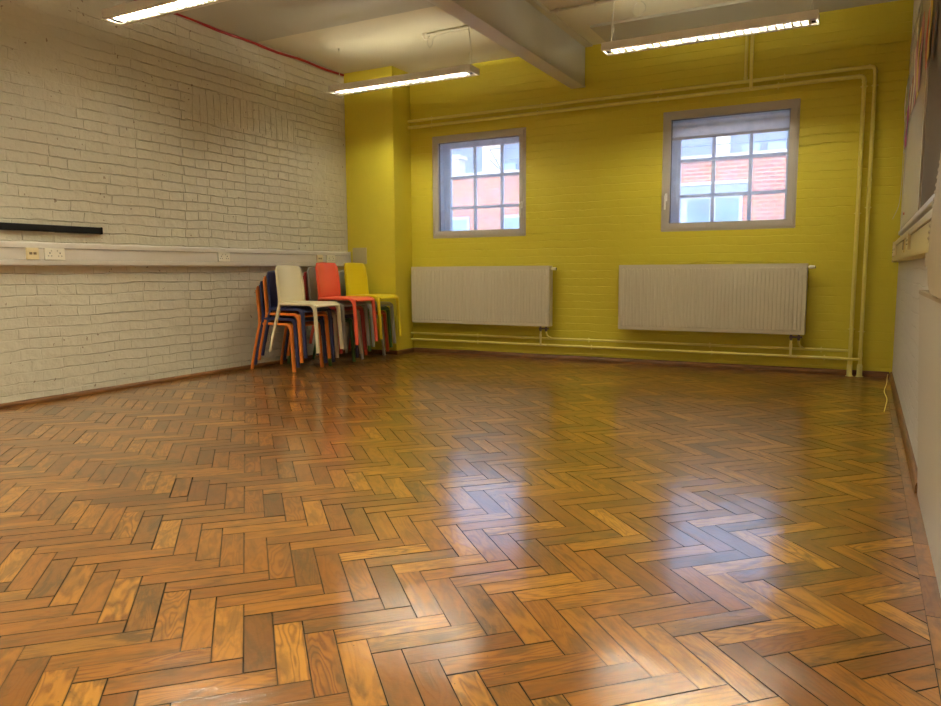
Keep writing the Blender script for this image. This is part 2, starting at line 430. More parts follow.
# skirtings
def skirt(name, pts, hgt, th, side):
    """pts = two points along the wall foot; side = inward normal"""
    (xa, ya), (xb, yb) = pts; nx, ny = side
    prof = [(0, 0), (th, 0), (th, hgt*.55), (th*.75, hgt*.85), (th*.35, hgt), (0, hgt)]
    bm = B(); ra = [bm.verts.new((xa+nx*p, ya+ny*p, q)) for p, q in prof]; rb = [bm.verts.new((xb+nx*p, yb+ny*p, q)) for p, q in prof]
    n = len(prof)
    for i in range(n): bm.faces.new((ra[i], ra[(i+1)%n], rb[(i+1)%n], rb[i]))
    bm.faces.new(ra); bm.faces.new(rb[::-1])
    return struct(name, bm, SKIRT)
skirt('baseboard_left', ((XL, YF), (XL, YP)), .034, .022, (1, 0))
skirt('baseboard_pier_front', ((XL+.022, YP), (XP+.02, YP)), .045, .018, (0, -1))
skirt('baseboard_pier_side', ((XP, YP), (XP, YB)), .045, .018, (1, 0))
skirt('baseboard_back', ((XP+.018, YB), (XR-.02, YB)), .048, .022, (0, -1))
skirt('baseboard_right', ((XR, 3.75*S), (XR, YB)), .05, .02, (-1, 0))

# ================================================================== WINDOWS
def window(idx, w, hand):
    x0, x1, z0, z1 = [v*S for v in w]; z0, z1 = 1.388*S, 2.588*S
    root = bpy.data.objects.new('window_%d' % idx, None); COL.objects.link(root); root['kind'] = 'structure'
    root.location = ((x0+x1)/2, YB+.03, z0); root.matrix_world = Matrix.Translation(root.location)
    def ringf(bm, a0, a1, c0, c1, ya, yb, t, bev=.003):
        box(bm, a0, a1, ya, yb, c0, c0+t, bev=bev); box(bm, a0, a1, ya, yb, c1-t, c1, bev=bev)
        box(bm, a0, a0+t, ya, yb, c0+t, c1-t, bev=bev); box(bm, a1-t, a1, ya, yb, c0+t, c1-t, bev=bev)
    ya = YB-.004
    bm = B(); ringf(bm, x0+.001, x1-.001, z0+.001, z1-.001, ya+.008, ya+.075, .030); obj('window_frame', bm, FRAME, root)
    bm = B(); e = .020; ringf(bm, x0+e, x1-e, z0+e, z1-e, ya, ya+.060, .055, .005); sash = obj('sash', bm, FRAME, root)
    bm = B(); g = .073; box(bm, x0+g, x1-g, ya+.03, ya+.034, z0+g, z1-g); obj('glass', bm, GLASS, root)
    bm = B(); ringf(bm, x0+g-.002, x1-g+.002, z0+g-.002, z1-g+.002, ya+.026, ya+.039, .007, 0); obj('glazing_gasket', bm, plain('rubber_gasket', (.10, .10, .10), .6), root)
    hx = (x1-.045) if hand > 0 else (x0+.045)
    hz = z0+.29*(z1-z0)
    bm = B(); box(bm, hx-.011, hx+.011, ya-.010, ya+.001, hz-.035, hz+.035, bev=.003)
    tube(bm, fillet([(hx, ya-.005, hz+.012), (hx, ya-.045, hz+.012), (hx, ya-.047, hz-.115)], .012), .0085, 8)
    obj('handle', bm, plain('handle_white', (.86, .84, .78), .3), sash)
    hxx = (x0+.019) if hand > 0 else (x1-.019)
    for zc in (z0+.09, z1-.12):
        bm = B(); tube(bm, [(hxx, ya+.001, zc-.045), (hxx, ya+.001, zc+.045)], .007, 8); obj('hinge', bm, STEEL if False else FRAME, sash)
    # old small-paned outer window
    oy = 8.0*S; cx = (x0+x1)/2
    bm = B()
    ox0, ox1 = cx-.545*S, cx+.545*S; oz0, oz1 = 1.405*S, 2.50*S
    box(bm, x0+.015, ox0+.028, oy-.025, oy+.035, z0+.015, z1-.015, bev=.003); box(bm, ox1-.028, x1-.015, oy-.025, oy+.035, z0+.015, z1-.015, bev=.003)
    box(bm, ox0+.028, ox1-.028, oy-.025, oy+.035, z0+.015, oz0+.03, bev=.003); box(bm, ox0+.028, ox1-.028, oy-.025, oy+.035, oz1-.02, z1-.015, bev=.003)
    obj('outer_frame', bm, OUTW, root)
    bm = B()
    for q in (-1, 1):
        mx = cx+q*.18*S; box(bm, mx-.016, mx+.016, oy-.014, oy+.02, oz0+.03, oz1-.02, bev=.003)
    for zc in (2.127*S, 1.763*S): box(bm, ox0+.028, ox1-.028, oy-.012, oy+.018, zc-.015, zc+.015, bev=.003)
    obj('glazing_bars', bm, OUTW, root)
    bm = B(); box(bm, ox0+.028, ox1-.028, oy+.001, oy+.004, oz0+.03, oz1-.02); obj('outer_glass', bm, OGLASS, root)
    # catch stay on the old window
    sx = ox0+.012
    bm = B(); tube(bm, fillet([(sx, oy-.027, oz0+.22), (sx-.01, oy-.06, oz0+.35), (sx-.005, oy-.03, oz0+.75)], .03), .005, 6); obj('window_stay', bm, OUTW, root)
    return root
window(1, WIN[0], 1); window(2, WIN[1], -1)
# rolled blind behind the right window
w = [v*S for v in WIN[1]]
bl = thing('window_blind', 'rolled-up pale blind across the top of the right-hand window', 'blind', ((w[0]+w[1])/2, 7.86*S, 2.30*S))
bm = B(); tube(bm, [(w[0]+.03, 7.87*S, 2.46*S), (w[1]-.03, 7.87*S, 2.46*S)], .034, 16); box(bm, w[0]+.035, w[1]-.035, 7.835*S, 7.838*S, 2.345*S, 2.46*S); obj('fabric', bm, BLIND, bl)
bm = B(); box(bm, w[0]+.033, w[1]-.033, 7.83*S, 7.848*S, 2.32*S, 2.348*S, bev=.003); obj('bottom_rail', bm, plain('blind_rail', (.62, .55, .44), .5), bl)

# ================================================================== LUMINAIRES
def luminaire(x0, yc, label, tube_m=None):
    L_, Wd, Ht = 1.705*S, .195*S, .062*S
    zb = 2.9*S
    r = thing('pendant_light', label, 'ceiling light', (x0+L_/2, yc, zb), 0, 'suspended strip lights')
    x1 = x0+L_; y0, y1 = yc-Wd/2, yc+Wd/2
    bm = B(); t = .0025
    box(bm, x0, x1, y0, y0+t, zb, zb+Ht); box(bm, x0, x1, y1-t, y1, zb, zb+Ht)
    # top with an open uplight slot
    for q in range(2): xq = x0+.003+(L_-.026)*q; box(bm, xq, xq+.02, y0+t, y1-t, zb+Ht-.012, zb+Ht-.010)
    # bottom flanges
    box(bm, x0, x1, y0+t, y0+.030, zb, zb+t); box(bm, x0, x1, y1-.030, y1-t, zb, zb+t)
    obj('housing', bm, LAMPH, r)
    for xa, xb in ((x0-.003, x0), (x1, x1+.003)):
        bm = B(); box(bm, xa, xb, y0, y1, zb, zb+Ht, bev=.0008); obj('end_cap', bm, LAMPH, r)
    # small dark control window next to each end
    for xa in (x0+.012, x1-.050):
        bm = B(); box(bm, xa, xa+.038, yc-.052, yc+.052, zb+.004, zb+.008); box(bm, xa+.006, xa+.030, yc-.018, yc+.018, zb+.001, zb+.004, mi=1); obj('end_plate', bm, [LAMPH, DARK], r)
    bm = B()
    # cross louvres and side reflectors
    n = 26; xa, xb = x0+.056, x1-.056
    for k in range(n+1):
        xx = xa+(xb-xa)*k/n; vs = [bm.verts.new(p) for p in ((xx-.0065, yc-.05, zb+.001), (xx+.0065, yc-.05, zb+.001), (xx+.001, yc-.05, zb+.023), (xx-.001, yc-.05, zb+.023), (xx-.0065, yc+.05, zb+.001), (xx+.0065, yc+.05, zb+.001), (xx+.001, yc+.05, zb+.023), (xx-.001, yc+.05, zb+.023))]; [bm.faces.new([vs[i] for i in q]) for q in ((0,1,2,3),(7,6,5,4),(0,4,5,1),(1,5,6,2),(2,6,7,3),(3,7,4,0))]
    for s in (-1, 1):
        vs = [bm.verts.new(p) for p in ((xa, yc+s*.052, zb+.001), (xb, yc+s*.052, zb+.001), (xb, yc+s*.030, zb+.036), (xa, yc+s*.030, zb+.036), (xa, yc+s*.056, zb+.001), (xb, yc+s*.056, zb+.001), (xb, yc+s*.034, zb+.038), (xa, yc+s*.034, zb+.038))]
        for q in ((0,1,2,3),(7,6,5,4),(0,4,5,1),(2,6,7,3),(0,3,7,4),(1,5,6,2)): bm.faces.new([vs[i] for i in q])
    box(bm, x0+.004, x1-.004, yc-.036, yc+.036, zb+.041, zb+.043)
    box(bm, x0+.004, x1-.004, y0+.0026, yc-.036, zb+.036, zb+.038); box(bm, x0+.004, x1-.004, yc+.036, y1-.0026, zb+.036, zb+.038)
    obj('louvre', bm, LOUV, r)
    bm = B(); tube(bm, [(xa, yc, zb+.032), (xb, yc, zb+.032)], .008, 12); obj('tube', bm, tube_m or TUBE, r)
    bm = B(); tube(bm, [(xa, yc, zb+.049), (xb, yc, zb+.049)], .005, 8); obj('uplight_tube', bm, TUBEUP, r)
    for k, xx in enumerate((x0+.075*S, x1-.05*S)):
        bm = B(); zt = zb+Ht
        tube(bm, [(xx, yc, H-.001), (xx, yc, zt+.10)], .0012, 5)
        tube(bm, [(xx, yc, zt+.10), (xx-.016, yc-.03, zt)], .0012, 5); tube(bm, [(xx, yc, zt+.10), (xx+.016, yc+.03, zt)], .0012, 5)
        tube(bm, [(xx, yc, zt+.092), (xx, yc, zt+.125)], .0045, 8); tube(bm, [(xx, yc, H-.016), (xx, yc, H)], .007, 8)
        obj('suspension_wire', bm, WIREM, r)
    return r
l1 = luminaire(-5.145*S, 3.883*S, 'lit louvred strip light nearest the left wall, cut off by the top of the photo')
l2 = luminaire(-5.128*S, 6.52*S, 'lit louvred strip light hanging in front of the yellow pier and ceiling beam')
l3 = luminaire(-2.113*S, 6.50*S, 'lit louvred strip light hanging above the right-hand window')
l4 = luminaire(-2.113*S, -1.35*S, 'added unseen louvred strip light behind the camera, farthest back in the right bay', TUBER)  # this and the next two: unseen lamps added to light the room
l5 = luminaire(-5.128*S, 1.25*S, 'added unseen louvred strip light on the left side, out of view', TUBER)
l6 = luminaire(-2.113*S, 1.25*S, 'added unseen louvred strip light on the right side, out of view', TUBER)
# power flexes of the two visible far lamps
bm = B(); xx = -3.475*S
tube(bm, fillet([(xx-.01, 6.52*S, H-.004), (xx, 6.52*S, H-.10), (xx+.022, 6.5*S, H-.17), (xx+.03, 6.5*S, H-.23), (xx+.02, 6.5*S, 2.962*S)], .03), .0032, 6)
obj('power_flex', bm, WIREM, l2)
bm = B(); xx = -2.04*S
tube(bm, fillet([(xx+.08, 6.49*S, H-.012), (xx+.012, 6.49*S, H-.03), (xx-.005, 6.49*S, H-.16), (xx-.012, 6.49*S, 2.962*S)], .03), .0035, 6)
obj('power_flex', bm, WIREM, l3)

# ceiling conduits
cr = thing('ceiling_rose', 'small white ceiling fitting with a hanging loop of flex left of the beam', 'ceiling fitting', (-3.985*S, 6.55*S, H-.05))
bm = B(); x, y = -3.985*S, 6.55*S
tube(bm, [(x, y, H), (x, y, H-.022), (x, y, H-.028), (x, y, H-.05)], .03, 18, rads=[.038, .038, .022, .020]); obj('body', bm, SOCK, cr)
bm = B(); pts = [(x+.012+.028*(1-math.cos(a))*1.1, y, H-.05-.075*math.sin(a/1.0)) for a in [math.pi*q/12 for q in range(13)]]
pts += [(x+.12, y, H-.030), (-3.70*S, y-.005, H-.020), (-3.50*S, y-.01, H-.03)]
tube(bm, pts, .0028, 6); obj('loop_cable', bm, WIREM, cr)
bm = B(); tube(bm, [(x+.02, y-.02, H-.013), (bx0-.002, 6.49*S, H-.013)], .010, 10)
tag(obj('conduit', bm, WIREM), 'slim conduit across the ceiling between the looped fitting and beam', 'conduit')
bm = B()
tube(bm, fillet([(-2.645*S, 2.2*S, H-.024), (-2.645*S, 6.49*S, H-.024), (-.6*S, 6.49*S, H-.024)], .03), .011, 10)
for xq in (-2.56, -2.2, -1.6): tube(bm, [(xq*S-.012, 6.49*S, H-.024), (xq*S+.012, 6.49*S, H-.024)], .018, 10)
tag(obj('conduit', bm, WIREM), 'elbowed conduit on the ceiling right of the beam', 'conduit')
bm = B(); x, y = -1.87*S, 6.70*S
pts = [(x-.03+.045*(1-math.cos(a)), y, H-.004-.085*math.sin(a/2)) for a in [2*math.pi*q/16 for q in range(17)]]
pts = [(x+.05*math.sin(a), y, H-.055+.055*math.cos(a)) for a in [2*math.pi*q/20 for q in range(1, 20)]]
tube(bm, pts, .003, 6); tag(obj('cable_loop', bm, WIREM), 'loop of cable drooping from the ceiling above the right-hand strip light', 'cable')
# red alarm cable along the top of the left wall
bm = B(); pts = []
for q in range(60):
    yy = -2.0+q*(YP+2.0-.02)/59
    pts.append((XL+.014, yy, H-.030+.006*math.sin(q*1.3)+.004*math.sin(q*.47)))
tube(bm, pts, .0125, 8); tag(obj('red_cable', bm, REDC), 'thick red cable running along the top of the cream brick wall', 'cable')

# ================================================================== PIPES
YC = 7.668*S
def clip(parent, x, z, horiz=True, r=.016):
    bm = B()
    if horiz: tube(bm, [(x-.006, YC, z), (x+.006, YC, z)], r+.004, 12); tube(bm, [(x, YC, z), (x, YB, z)], .005, 8); tube(bm, [(x, YC-.001, z-r-.012), (x, YC-.001, z+r+.012)], .004, 6)
    else: tube(bm, [(x, YC, z-.006), (x, YC, z+.006)], r+.004, 12); tube(bm, [(x, YC, z), (x, YB, z)], .005, 8); tube(bm, [(x-r-.012, YC, z), (x+r+.012, YC, z)], .004, 6)
    obj('pipe_clip', bm, YPIPE, parent)
XO, XI = .0*S, -.083*S
def pipe(label, pts, r, clips, boot=None, group=None, fr=.045, name='heating_pipe', joints=()):
    t = thing(name, label, 'pipe', tuple(pts[-1]), 0, group)
    bm = B(); tube(bm, fillet(pts, fr, 6), r, 14); obj('pipe_run', bm, YPIPE, t)
    for x, z, hz in clips: clip(t, x, z, hz, r)
    for a, b in joints:
        bm = B(); tube(bm, [a, b], r+.0035, 14); obj('coupling', bm, YPIPE, t)
    if boot:
        bm = B(); tube(bm, [(boot[0], YC, .0), (boot[0], YC, .09), (boot[0], YC, .105)], .024, 16, rads=[.0215, .021, r+.002]); tube(bm, [(boot[0], YC, 0), (boot[0], YC, .004)], .030, 16)
        obj('pipe_sleeve', bm, BOOT, t)
    return t
zA, zB = 2.785*S, 2.712*S
zC, zD = .238*S, .163*S
pipe('outer yellow pipe, upper run over both windows then down beside the right corner',
     [(XP+.001, YC, zA), (XO, YC, zA), (XO, YC, .08)], .0145, [(-4.6*S, zA, True), (-3.2*S, zA, True), (-1.9*S, zA, True), (-.75*S, zA, True), (XO, 2.62*S, False), (XO, 1.55*S, False), (XO, .42*S, False)], (XO,), 'heating pipes',
     joints=[((XO-.05, YC, zA), (XO-.035, YC, zA)), ((XO, YC, zA-.05), (XO, YC, zA-.035)), ((XO, YC, .20), (XO, YC, .17))])
pipe('inner yellow pipe, lower run over both windows then down nearer the right radiator',
     [(XP+.001, YC, zB), (XI, YC, zB), (XI, YC, .08)], .016, [(-4.6*S, zB, True), (-3.25*S, zB, True), (-1.93*S, zB, True), (-.80*S, zB, True), (XI, 2.62*S, False), (XI, 1.5*S, False), (XI, .44*S, False)], (XI,), 'heating pipes',
     joints=[((XI-.05, YC, zB), (XI-.035, YC, zB)), ((XI, YC, zB-.05), (XI, YC, zB-.035)), ((XI, YC, .10), (XI, YC, .13))])
pipe('upper of the two thin yellow pipes under the radiators', [(XP+.001, YC, zC), (XI-.017, YC, zC)], .0115,
     [(-4.0*S, zC, True), (-2.63*S, zC, True), (-1.35*S, zC, True), (-.33*S, zC, True)], group='radiator pipes')
pipe('lower of the two thin yellow pipes under the radiators', [(XP+.001, YC-.002, zD), (XI-.08, YC-.002, zD), (XI-.04, YC-.034, zD), (XI+.04, YC-.034, zD), (XO-.013, YC-.002, zD)], .0115,
     [(-4.0*S, zD, True), (-2.60*S, zD, True), (-1.33*S, zD, True), (-.30*S, zD, True)], group='radiator pipes', fr=.02)
pipe('left of the two short yellow pipes dropping from the ceiling', [(-1.094*S, YC, H), (-1.094*S, YC, zA+.012)], .0125, [], group='ceiling drop pipes',
     joints=[((-1.094*S, YC, zA+.02), (-1.094*S, YC, zA+.04))])
pipe('right of the two short yellow pipes dropping from the ceiling in front of the run', [(-1.040*S, YC-.032, H), (-1.040*S, YC-.032, zB), (-1.040*S, YC-.014, zB)], .0135, [], group='ceiling drop pipes', fr=.012)

# ================================================================== RADIATORS
def radiator(x0, x1, label):
    z0, z1 = .377*S, 1.047*S; yf, yb = 7.575*S, 7.675*S-.0
    r = thing('radiator', label, 'radiator', ((x0+x1)/2, yf, z0), 0, 'panel radiators')
    bm = B(); box(bm, x0, x1, yf+.004, yf+.018, z0, z1, bev=.004)
    n = 48; p = (x1-x0-.05)/n
    for k in range(n):
        xc = x0+.025+p*(k+.5)
        # each raised rib with tapered ends
        prof = [(-p*.33, 0), (-p*.22, -.0055), (p*.22, -.0055), (p*.33, 0)]
        zz = [z0+.028, z0+.042, z1-.042, z1-.028]; sc = [0, 1, 1, 0]
        rings = [[bm.verts.new((xc+a*(.55+.45*s_), yf+.0045+b*s_, z)) for a, b in prof] for z, s_ in zip(zz, sc)]
        for A, Bq in zip(rings, rings[1:]):
            for i in range(3): bm.faces.new((A[i], A[i+1], Bq[i+1], Bq[i]))
    obj('front_panel', bm, RAD, r)
    bm = B(); box(bm, x0, x1, yb-.016, yb-.002, z0, z1-.004, bev=.003)
    obj('rear_panel', bm, RAD, r)
    bm = B(); q = x0+.02
    while q < x1-.02:
        box(bm, q, q+.0012, yf+.02, yb-.018, z0+.06, z1-.03); q += .025
    obj('convector_fins', bm, RAD, r)
    for xa, xb in ((x0-.0015, x0+.003), (x1-.003, x1+.0015)):
        bm = B(); box(bm, xa, xb, yf+.008, yb-.004, z0+.004, z1+.002, bev=.001); obj('side_cover', bm, RAD, r)
    bm = B(); box(bm, x0+.003, x1-.003, yf+.008, yf+.02, z1-.002, z1+.003); box(bm, x0+.003, x1-.003, yb-.02, yb-.004, z1-.002, z1+.003)
    q = x0+.01
    while q < x1-.01: box(bm, q, q+.004, yf+.019, yb-.019, z1-.001, z1+.002); q += .011
    obj('top_grille', bm, RAD, r)
    # wall brackets
    bm = B()
    bm.free()
    for xb in (x0+.25, x1-.25):
        bm = B(); box(bm, xb-.015, xb+.015, yb-.004, YB, z0+.08, z1-.08); obj('bracket', bm, RAD, r)
    # bleed / thermostat head at the top right
    ym = (yf+yb)/2-.01
    bm = B(); tube(bm, [(x1, ym, z1-.028), (x1+.012, ym, z1-.028), (x1+.013, ym, z1-.028), (x1+.05, ym, z1-.028), (x1+.058, ym, z1-.028)], .012, 14, rads=[.008, .008, .015, .015, .012]); 
    tube(bm, [(x1+.058, ym, z1-.028), (x1+.062, ym, z1-.028)], .010, 12, mi=1); obj('valve_head', bm, [SOCK, DARK], r)
    # twin valve block beneath the right end
    xv = x1-.075
    bm = B(); box(bm, xv-.045, xv+.045, ym-.012, ym+.014, z0-.030, z0-.014, bev=.003)
    for dx in (-.03, .03): tube(bm, [(xv+dx, ym, z0+.002), (xv+dx, ym, z0-.05)], .010, 12); tube(bm, [(xv+dx, ym, z0-.022), (xv+dx, ym, z0-.042)], .014, 6)
    tube(bm, [(xv+.045, ym, z0-.022), (xv+.058, ym, z0-.022)], .008, 8)
    obj('valve_block', bm, BRASS, r)
    bm = B(); tube(bm, fillet([(xv-.03, ym, z0-.05), (xv-.03, ym, zD+.004), (xv+.02, YC-.002, zD)], .02), .0095, 12)
    tube(bm, [(xv-.03, ym, z0-.08), (xv-.03, ym, z0-.115)], .0125, 12); obj('connection_pipe', bm, BOOT, r)
    bm = B(); tube(bm, fillet([(xv+.03, ym, z0-.05), (xv+.035, ym+.01, zC+.03), (xv+.075, YC, zC)], .03), .009, 12); obj('connection_pipe', bm, YPIPE, r)
    return r
radiator(-4.862*S, -3.06*S, 'white ribbed panel radiator below the left-hand window')
radiator(-2.278*S, -.475*S, 'white ribbed panel radiator below the right-hand window')

# ================================================================== TRUNKING + SOCKETS
def trunk(name, label, xw, sgn, y0, y1, z0, z1, d, mat):
    """three-compartment dado trunking; sgn = direction into the room"""
    t = thing(name, label, 'cable trunking', (xw, (y0+y1)/2, z0))
    Hh = z1-z0
    prof = [(0, 0), (d*.72, 0), (d*.97, Hh*.05), (d, Hh*.12), (d, Hh*.245), (d*.86, Hh*.26), (d*.86, Hh*.74), (d, Hh*.755), (d, Hh*.88), (d*.97, Hh*.95), (d*.6, Hh), (0, Hh)]
    bm = B(); ra = [bm.verts.new((xw+sgn*p, y0, z0+q)) for p, q in prof]; rb = [bm.verts.new((xw+sgn*p, y1, z0+q)) for p, q in prof]
    n = len(prof)
    for i in range(n): bm.faces.new((ra[i], ra[(i+1)%n], rb[(i+1)%n], rb[i]))
    bm.faces.new(ra); bm.faces.new(rb[::-1]); obj('channel', bm, mat, t)
    for zq in (.255, .745):
        bm = B(); xa = xw+sgn*d*.86; box(bm, min(xa, xa+sgn*.0012), max(xa, xa+sgn*.0012), y0, y1-.005, z0+Hh*zq-.0013, z0+Hh*zq+.0013); obj('lid_seam', bm, DARK, t)
    bm = B(); box(bm, min(xw, xw+sgn*(d+.002)), max(xw, xw+sgn*(d+.002)), y1-.004, y1+.001, z0-.001, z1+.001, bev=.001); obj('end_cap', bm, mat, t)
    return t
tL = trunk('dado_trunking', 'long white dado trunking on the cream brick wall', XL, 1, YF+.05, 7.325*S, 1.055*S, 1.237*S, .048, TRK)
tR = trunk('dado_trunking', 'yellowed dado trunking on the right-hand wall below the whiteboard', XR, -1, -1.2, 7.40*S, 1.052*S, 1.226*S, .054, TRKY)
def socket(y0, y1, z0, z1, kind, label, wall='L', mat=None, group='sockets on the left trunking'):
    mat = mat or SOCK
    dd = .048*.86 if wall == 'L' else .054*.86
    s = 1 if wall == 'L' else -1; xw = (XL if wall == 'L' else XR) + s*dd
    t = thing('wall_socket' if kind != 'data' else 'data_socket', label, 'socket', (xw, (y0+y1)/2, z0), 0, group)
    fx = xw+s*.012
    def sb(bm, a, b, *r, **k): box(bm, min(a, b), max(a, b), *r, **k)
    bm = B(); sb(bm, xw, fx, y0, y1, z0, z1, bev=.002); obj('face_plate', bm, mat, t)
    zc = (z0+z1)/2; h = z1-z0
    gangs = {'double': 2, 'single': 1, 'data': 0}[kind]
    if gangs:
        ws = (y1-y0)/gangs
        for g in range(gangs):
            c = y0+ws*(g+.5); inw = (-1 if g else 1)*.012 if gangs == 2 else 0
            bm = B()
            sb(bm, fx-.001, fx+.0007, c-.003, c+.003, zc+h*.02, zc+h*.14)
            for q in (-1, 1): sb(bm, fx-.001, fx+.0007, c+q*.011-.0035, c+q*.011+.0035, zc-h*.20, zc-h*.14)
            obj('pin_holes', bm, DARK, t)
            bm = B(); yy = c+inw*1.3; sb(bm, fx-.001, fx+.004, yy-.005, yy+.005, zc+h*.18, zc+h*.36, bev=.001); obj('switch', bm, SOCK, t)
    else:
        bm = B(); w = y1-y0
        for q in (-1, 1): sb(bm, fx-.001, fx+.001, (y0+y1)/2+q*w*.17-w*.12, (y0+y1)/2+q*w*.17+w*.12, zc-.006, zc+.010)
        obj('ports', bm, plain('port_grey', (.22, .17, .10), .5), t)
        bm = B(); sb(bm, fx-.001, fx+.003, (y0+y1)/2-w*.32, (y0+y1)/2+w*.32, zc+.012, zc+.018); obj('port_shutter', bm, mat, t)
    return t
zs0, zs1 = 1.103*S, 1.192*S
socket(3.345*S, 3.440*S, zs0, zs1, 'data', 'cream data outlet on the left trunking, leftmost in the photo', mat=SOCKY)
socket(3.485*S, 3.648*S, zs0, zs1, 'double', 'white double socket next to the cream data outlet, under the black rail')
socket(5.215*S, 5.365*S, zs0, zs1, 'double', 'white double socket alone midway along the left trunking, left of the chairs')
socket(6.69*S, 6.79*S, zs0, zs1, 'data', 'cream data outlet above the chairs, near the end of the trunking', mat=SOCKY)
socket(6.865*S, 7.02*S, zs0, zs1, 'double', 'white double socket at the pier end of the trunking, above the chairs')
gR = 'outlets on the right trunking'
socket(7.10*S, 7.25*S, zs0, zs1, 'double', 'pale double socket at the far end of the right-hand trunking', 'R', SOCKY, gR)
socket(6.82*S, 6.92*S, zs0, zs1, 'data', 'pale data outlet second from the far end of the right-hand trunking', 'R', SOCKY, gR)
bm = B(); box(bm, XR-.053, XR-.046, 5.36*S, 5.50*S, 1.098*S, 1.195*S, bev=.001); box(bm, XR-.0545, XR-.0525, 5.39*S, 5.47*S, 1.115*S, 1.178*S, mi=1)
tag(obj('data_socket', bm, [SOCKY, plain('purple_grey_insert', (.16, .11, .12), .4)]), 'dark-faced outlet in the middle of the right-hand trunking', 'socket', gR)
socket(4.72*S, 4.9*S, zs0, zs1, 'double', 'pale double socket on the right-hand trunking nearer the camera', 'R', SOCKY, gR)
# blank plate on the pier
bm = B(); box(bm, -5.545*S, -5.335*S, YP-.010, YP, 1.09*S, 1.285*S, bev=.004)
tag(obj('blanking_plate', bm, plain('pale_plate', (.55, .47, .24), .4)), 'pale blank cover plate on the yellow pier above the yellow chair', 'cover plate')
# black rail
br = thing('wall_rail', 'black metal rail fixed to the cream brick wall above the trunking', 'rail', (XL+.01, 2.8, 1.34*S))
bm = B(); box(bm, XL, XL+.032, 1.2, 3.995*S, 1.320*S, 1.372*S, bev=.004); obj('rail', bm, BLACK, br)
bm = B(); box(bm, XL, XL+.035, 3.995*S, 4.005*S, 1.318*S, 1.374*S, bev=.002); obj('end_cap', bm, BLACK, br)
bm = B(); tube(bm, [(XL+.012, 3.55*S, 1.318*S), (XL+.012, 3.60*S, 1.316*S)], .006, 8); obj('screw_lug', bm, SOCK, br)

# ================================================================== RIGHT WALL
wb = thing('whiteboard', 'pale whiteboard on the right-hand wall, beside the yellow corner', 'whiteboard', (XR-.02, 5.7*S, 1.30*S))
bm = B(); box(bm, XR-.024, XR-.001, 4.60*S, 6.88*S, 1.30*S, 2.72*S, bev=.002); obj('board', bm, WBOARD, wb)
bm = B(); box(bm, XR-.028, XR-.001, 6.88*S, 6.90*S, 1.29*S, 2.73*S, bev=.002); box(bm, XR-.028, XR-.001, 4.60*S, 6.88*S, 2.72*S, 2.74*S, bev=.002); obj('edge_trim', bm, ALU, wb)
bm = B(); box(bm, XR-.030, XR-.001, 4.56*S, 4.60*S, 1.29*S, 2.74*S, bev=.003); obj('joint_trim', bm, plain('white_joint', (.66, .63, .58), .35), wb)
bm = B(); box(bm, XR-.036, XR-.001, 3.0*S, 6.88*S, 1.262*S, 1.276*S, bev=.002); box(bm, XR-.038, XR-.033, 3.0*S, 6.88*S, 1.262*S, 1.290*S, bev=.002); obj('pen_tray', bm, ALU, wb)
bm = B(); tube(bm, [(XR-.026, 6.35*S, 1.40*S), (XR-.031, 6.35*S, 1.40*S)], .009, 10); obj('red_magnet', bm, plain('magnet_red', (.35, .03, .03), .4), wb)
nb = thing('notice_board', 'brown felt notice board on the right-hand wall nearer the camera', 'notice board', (XR-.02, 3.4*S, 1.30*S))
bm = B(); box(bm, XR-.022, XR-.001, 2.2*S, 4.56*S, 1.30*S, 2.72*S, bev=.002); obj('felt_panel', bm, NBOARD, nb)
bm = B(); box(bm, XR-.027, XR-.001, 2.2*S, 4.56*S, 2.72*S, 2.745*S, bev=.002); box(bm, XR-.027, XR-.001, 2.18*S, 2.2*S, 1.29*S, 2.745*S, bev=.002); obj('frame', bm, ALU, nb)

# hanging paper decorations (built with thickness, slightly curled)
def paper(y0, y1, z0, z1, cols, label, x=.232, curl=.003, taper=0.15, n=8, stripes=1):
    kx = x/.215; y0 *= kx; y1 *= kx; z0 = 1+(z0-1)*kx; z1 = 1+(z1-1)*kx
    t = thing('paper_decoration', label, 'paper decoration', (x*S, (y0+y1)/2*S, z1*S), 0, 'paper decorations on the boards')
    ns = len(cols)
    for si, c in enumerate(cols):
        a = y0+(y1-y0)*si/ns; b = y0+(y1-y0)*(si+1)/ns
        bm = B(); prev = None
        for k in range(n+1):
            f = k/n; z = (z1+(z0-z1)*f)*S
            sh = math.sin(f*6+si*1.7)*curl; ctr = (a+b)/2; hw = (b-a)/2*(1-taper*f)
            r = [bm.verts.new((x*S+sh+dx, (ctr+s*hw)*S, z)) for s, dx in ((-1, 0), (1, 0), (1, .0012), (-1, .0012))]
            if prev:
                for i in range(4): bm.faces.new((prev[i], prev[(i+1)%4], r[(i+1)%4], r[i]))
            else: bm.faces.new(r)
            prev = r
        bm.faces.new(prev)
        obj('paper_strip', bm, c, t)
    return t
PY = plain('yellow_paper', (.70, .52, .10), .7); PP = plain('pink_paper', (.50, .22, .22), .7); PM = plain('magenta_paper', (.42, .06, .22), .7)
PG = plain('grey_green_paper', (.30, .32, .20), .7); PW = plain('cream_paper', (.62, .55, .40), .7); PR = plain('red_paper', (.45, .05, .04), .7)
PO = plain('orange_brown_paper', (.35, .13, .04), .7); PB = plain('dark_paper', (.07, .05, .045), .7); PBL = plain('blue_grey_paper', (.10, .16, .24), .7)
paper(4.75, 5.62, 1.98, 2.36, [PP, PY, PP, PW], 'yellow and pink paper card pinned near the top of the whiteboard')
paper(5.10, 5.45, 2.36, 2.52, [PG, PW], 'grey paper tag hanging just above the yellow and pink card')
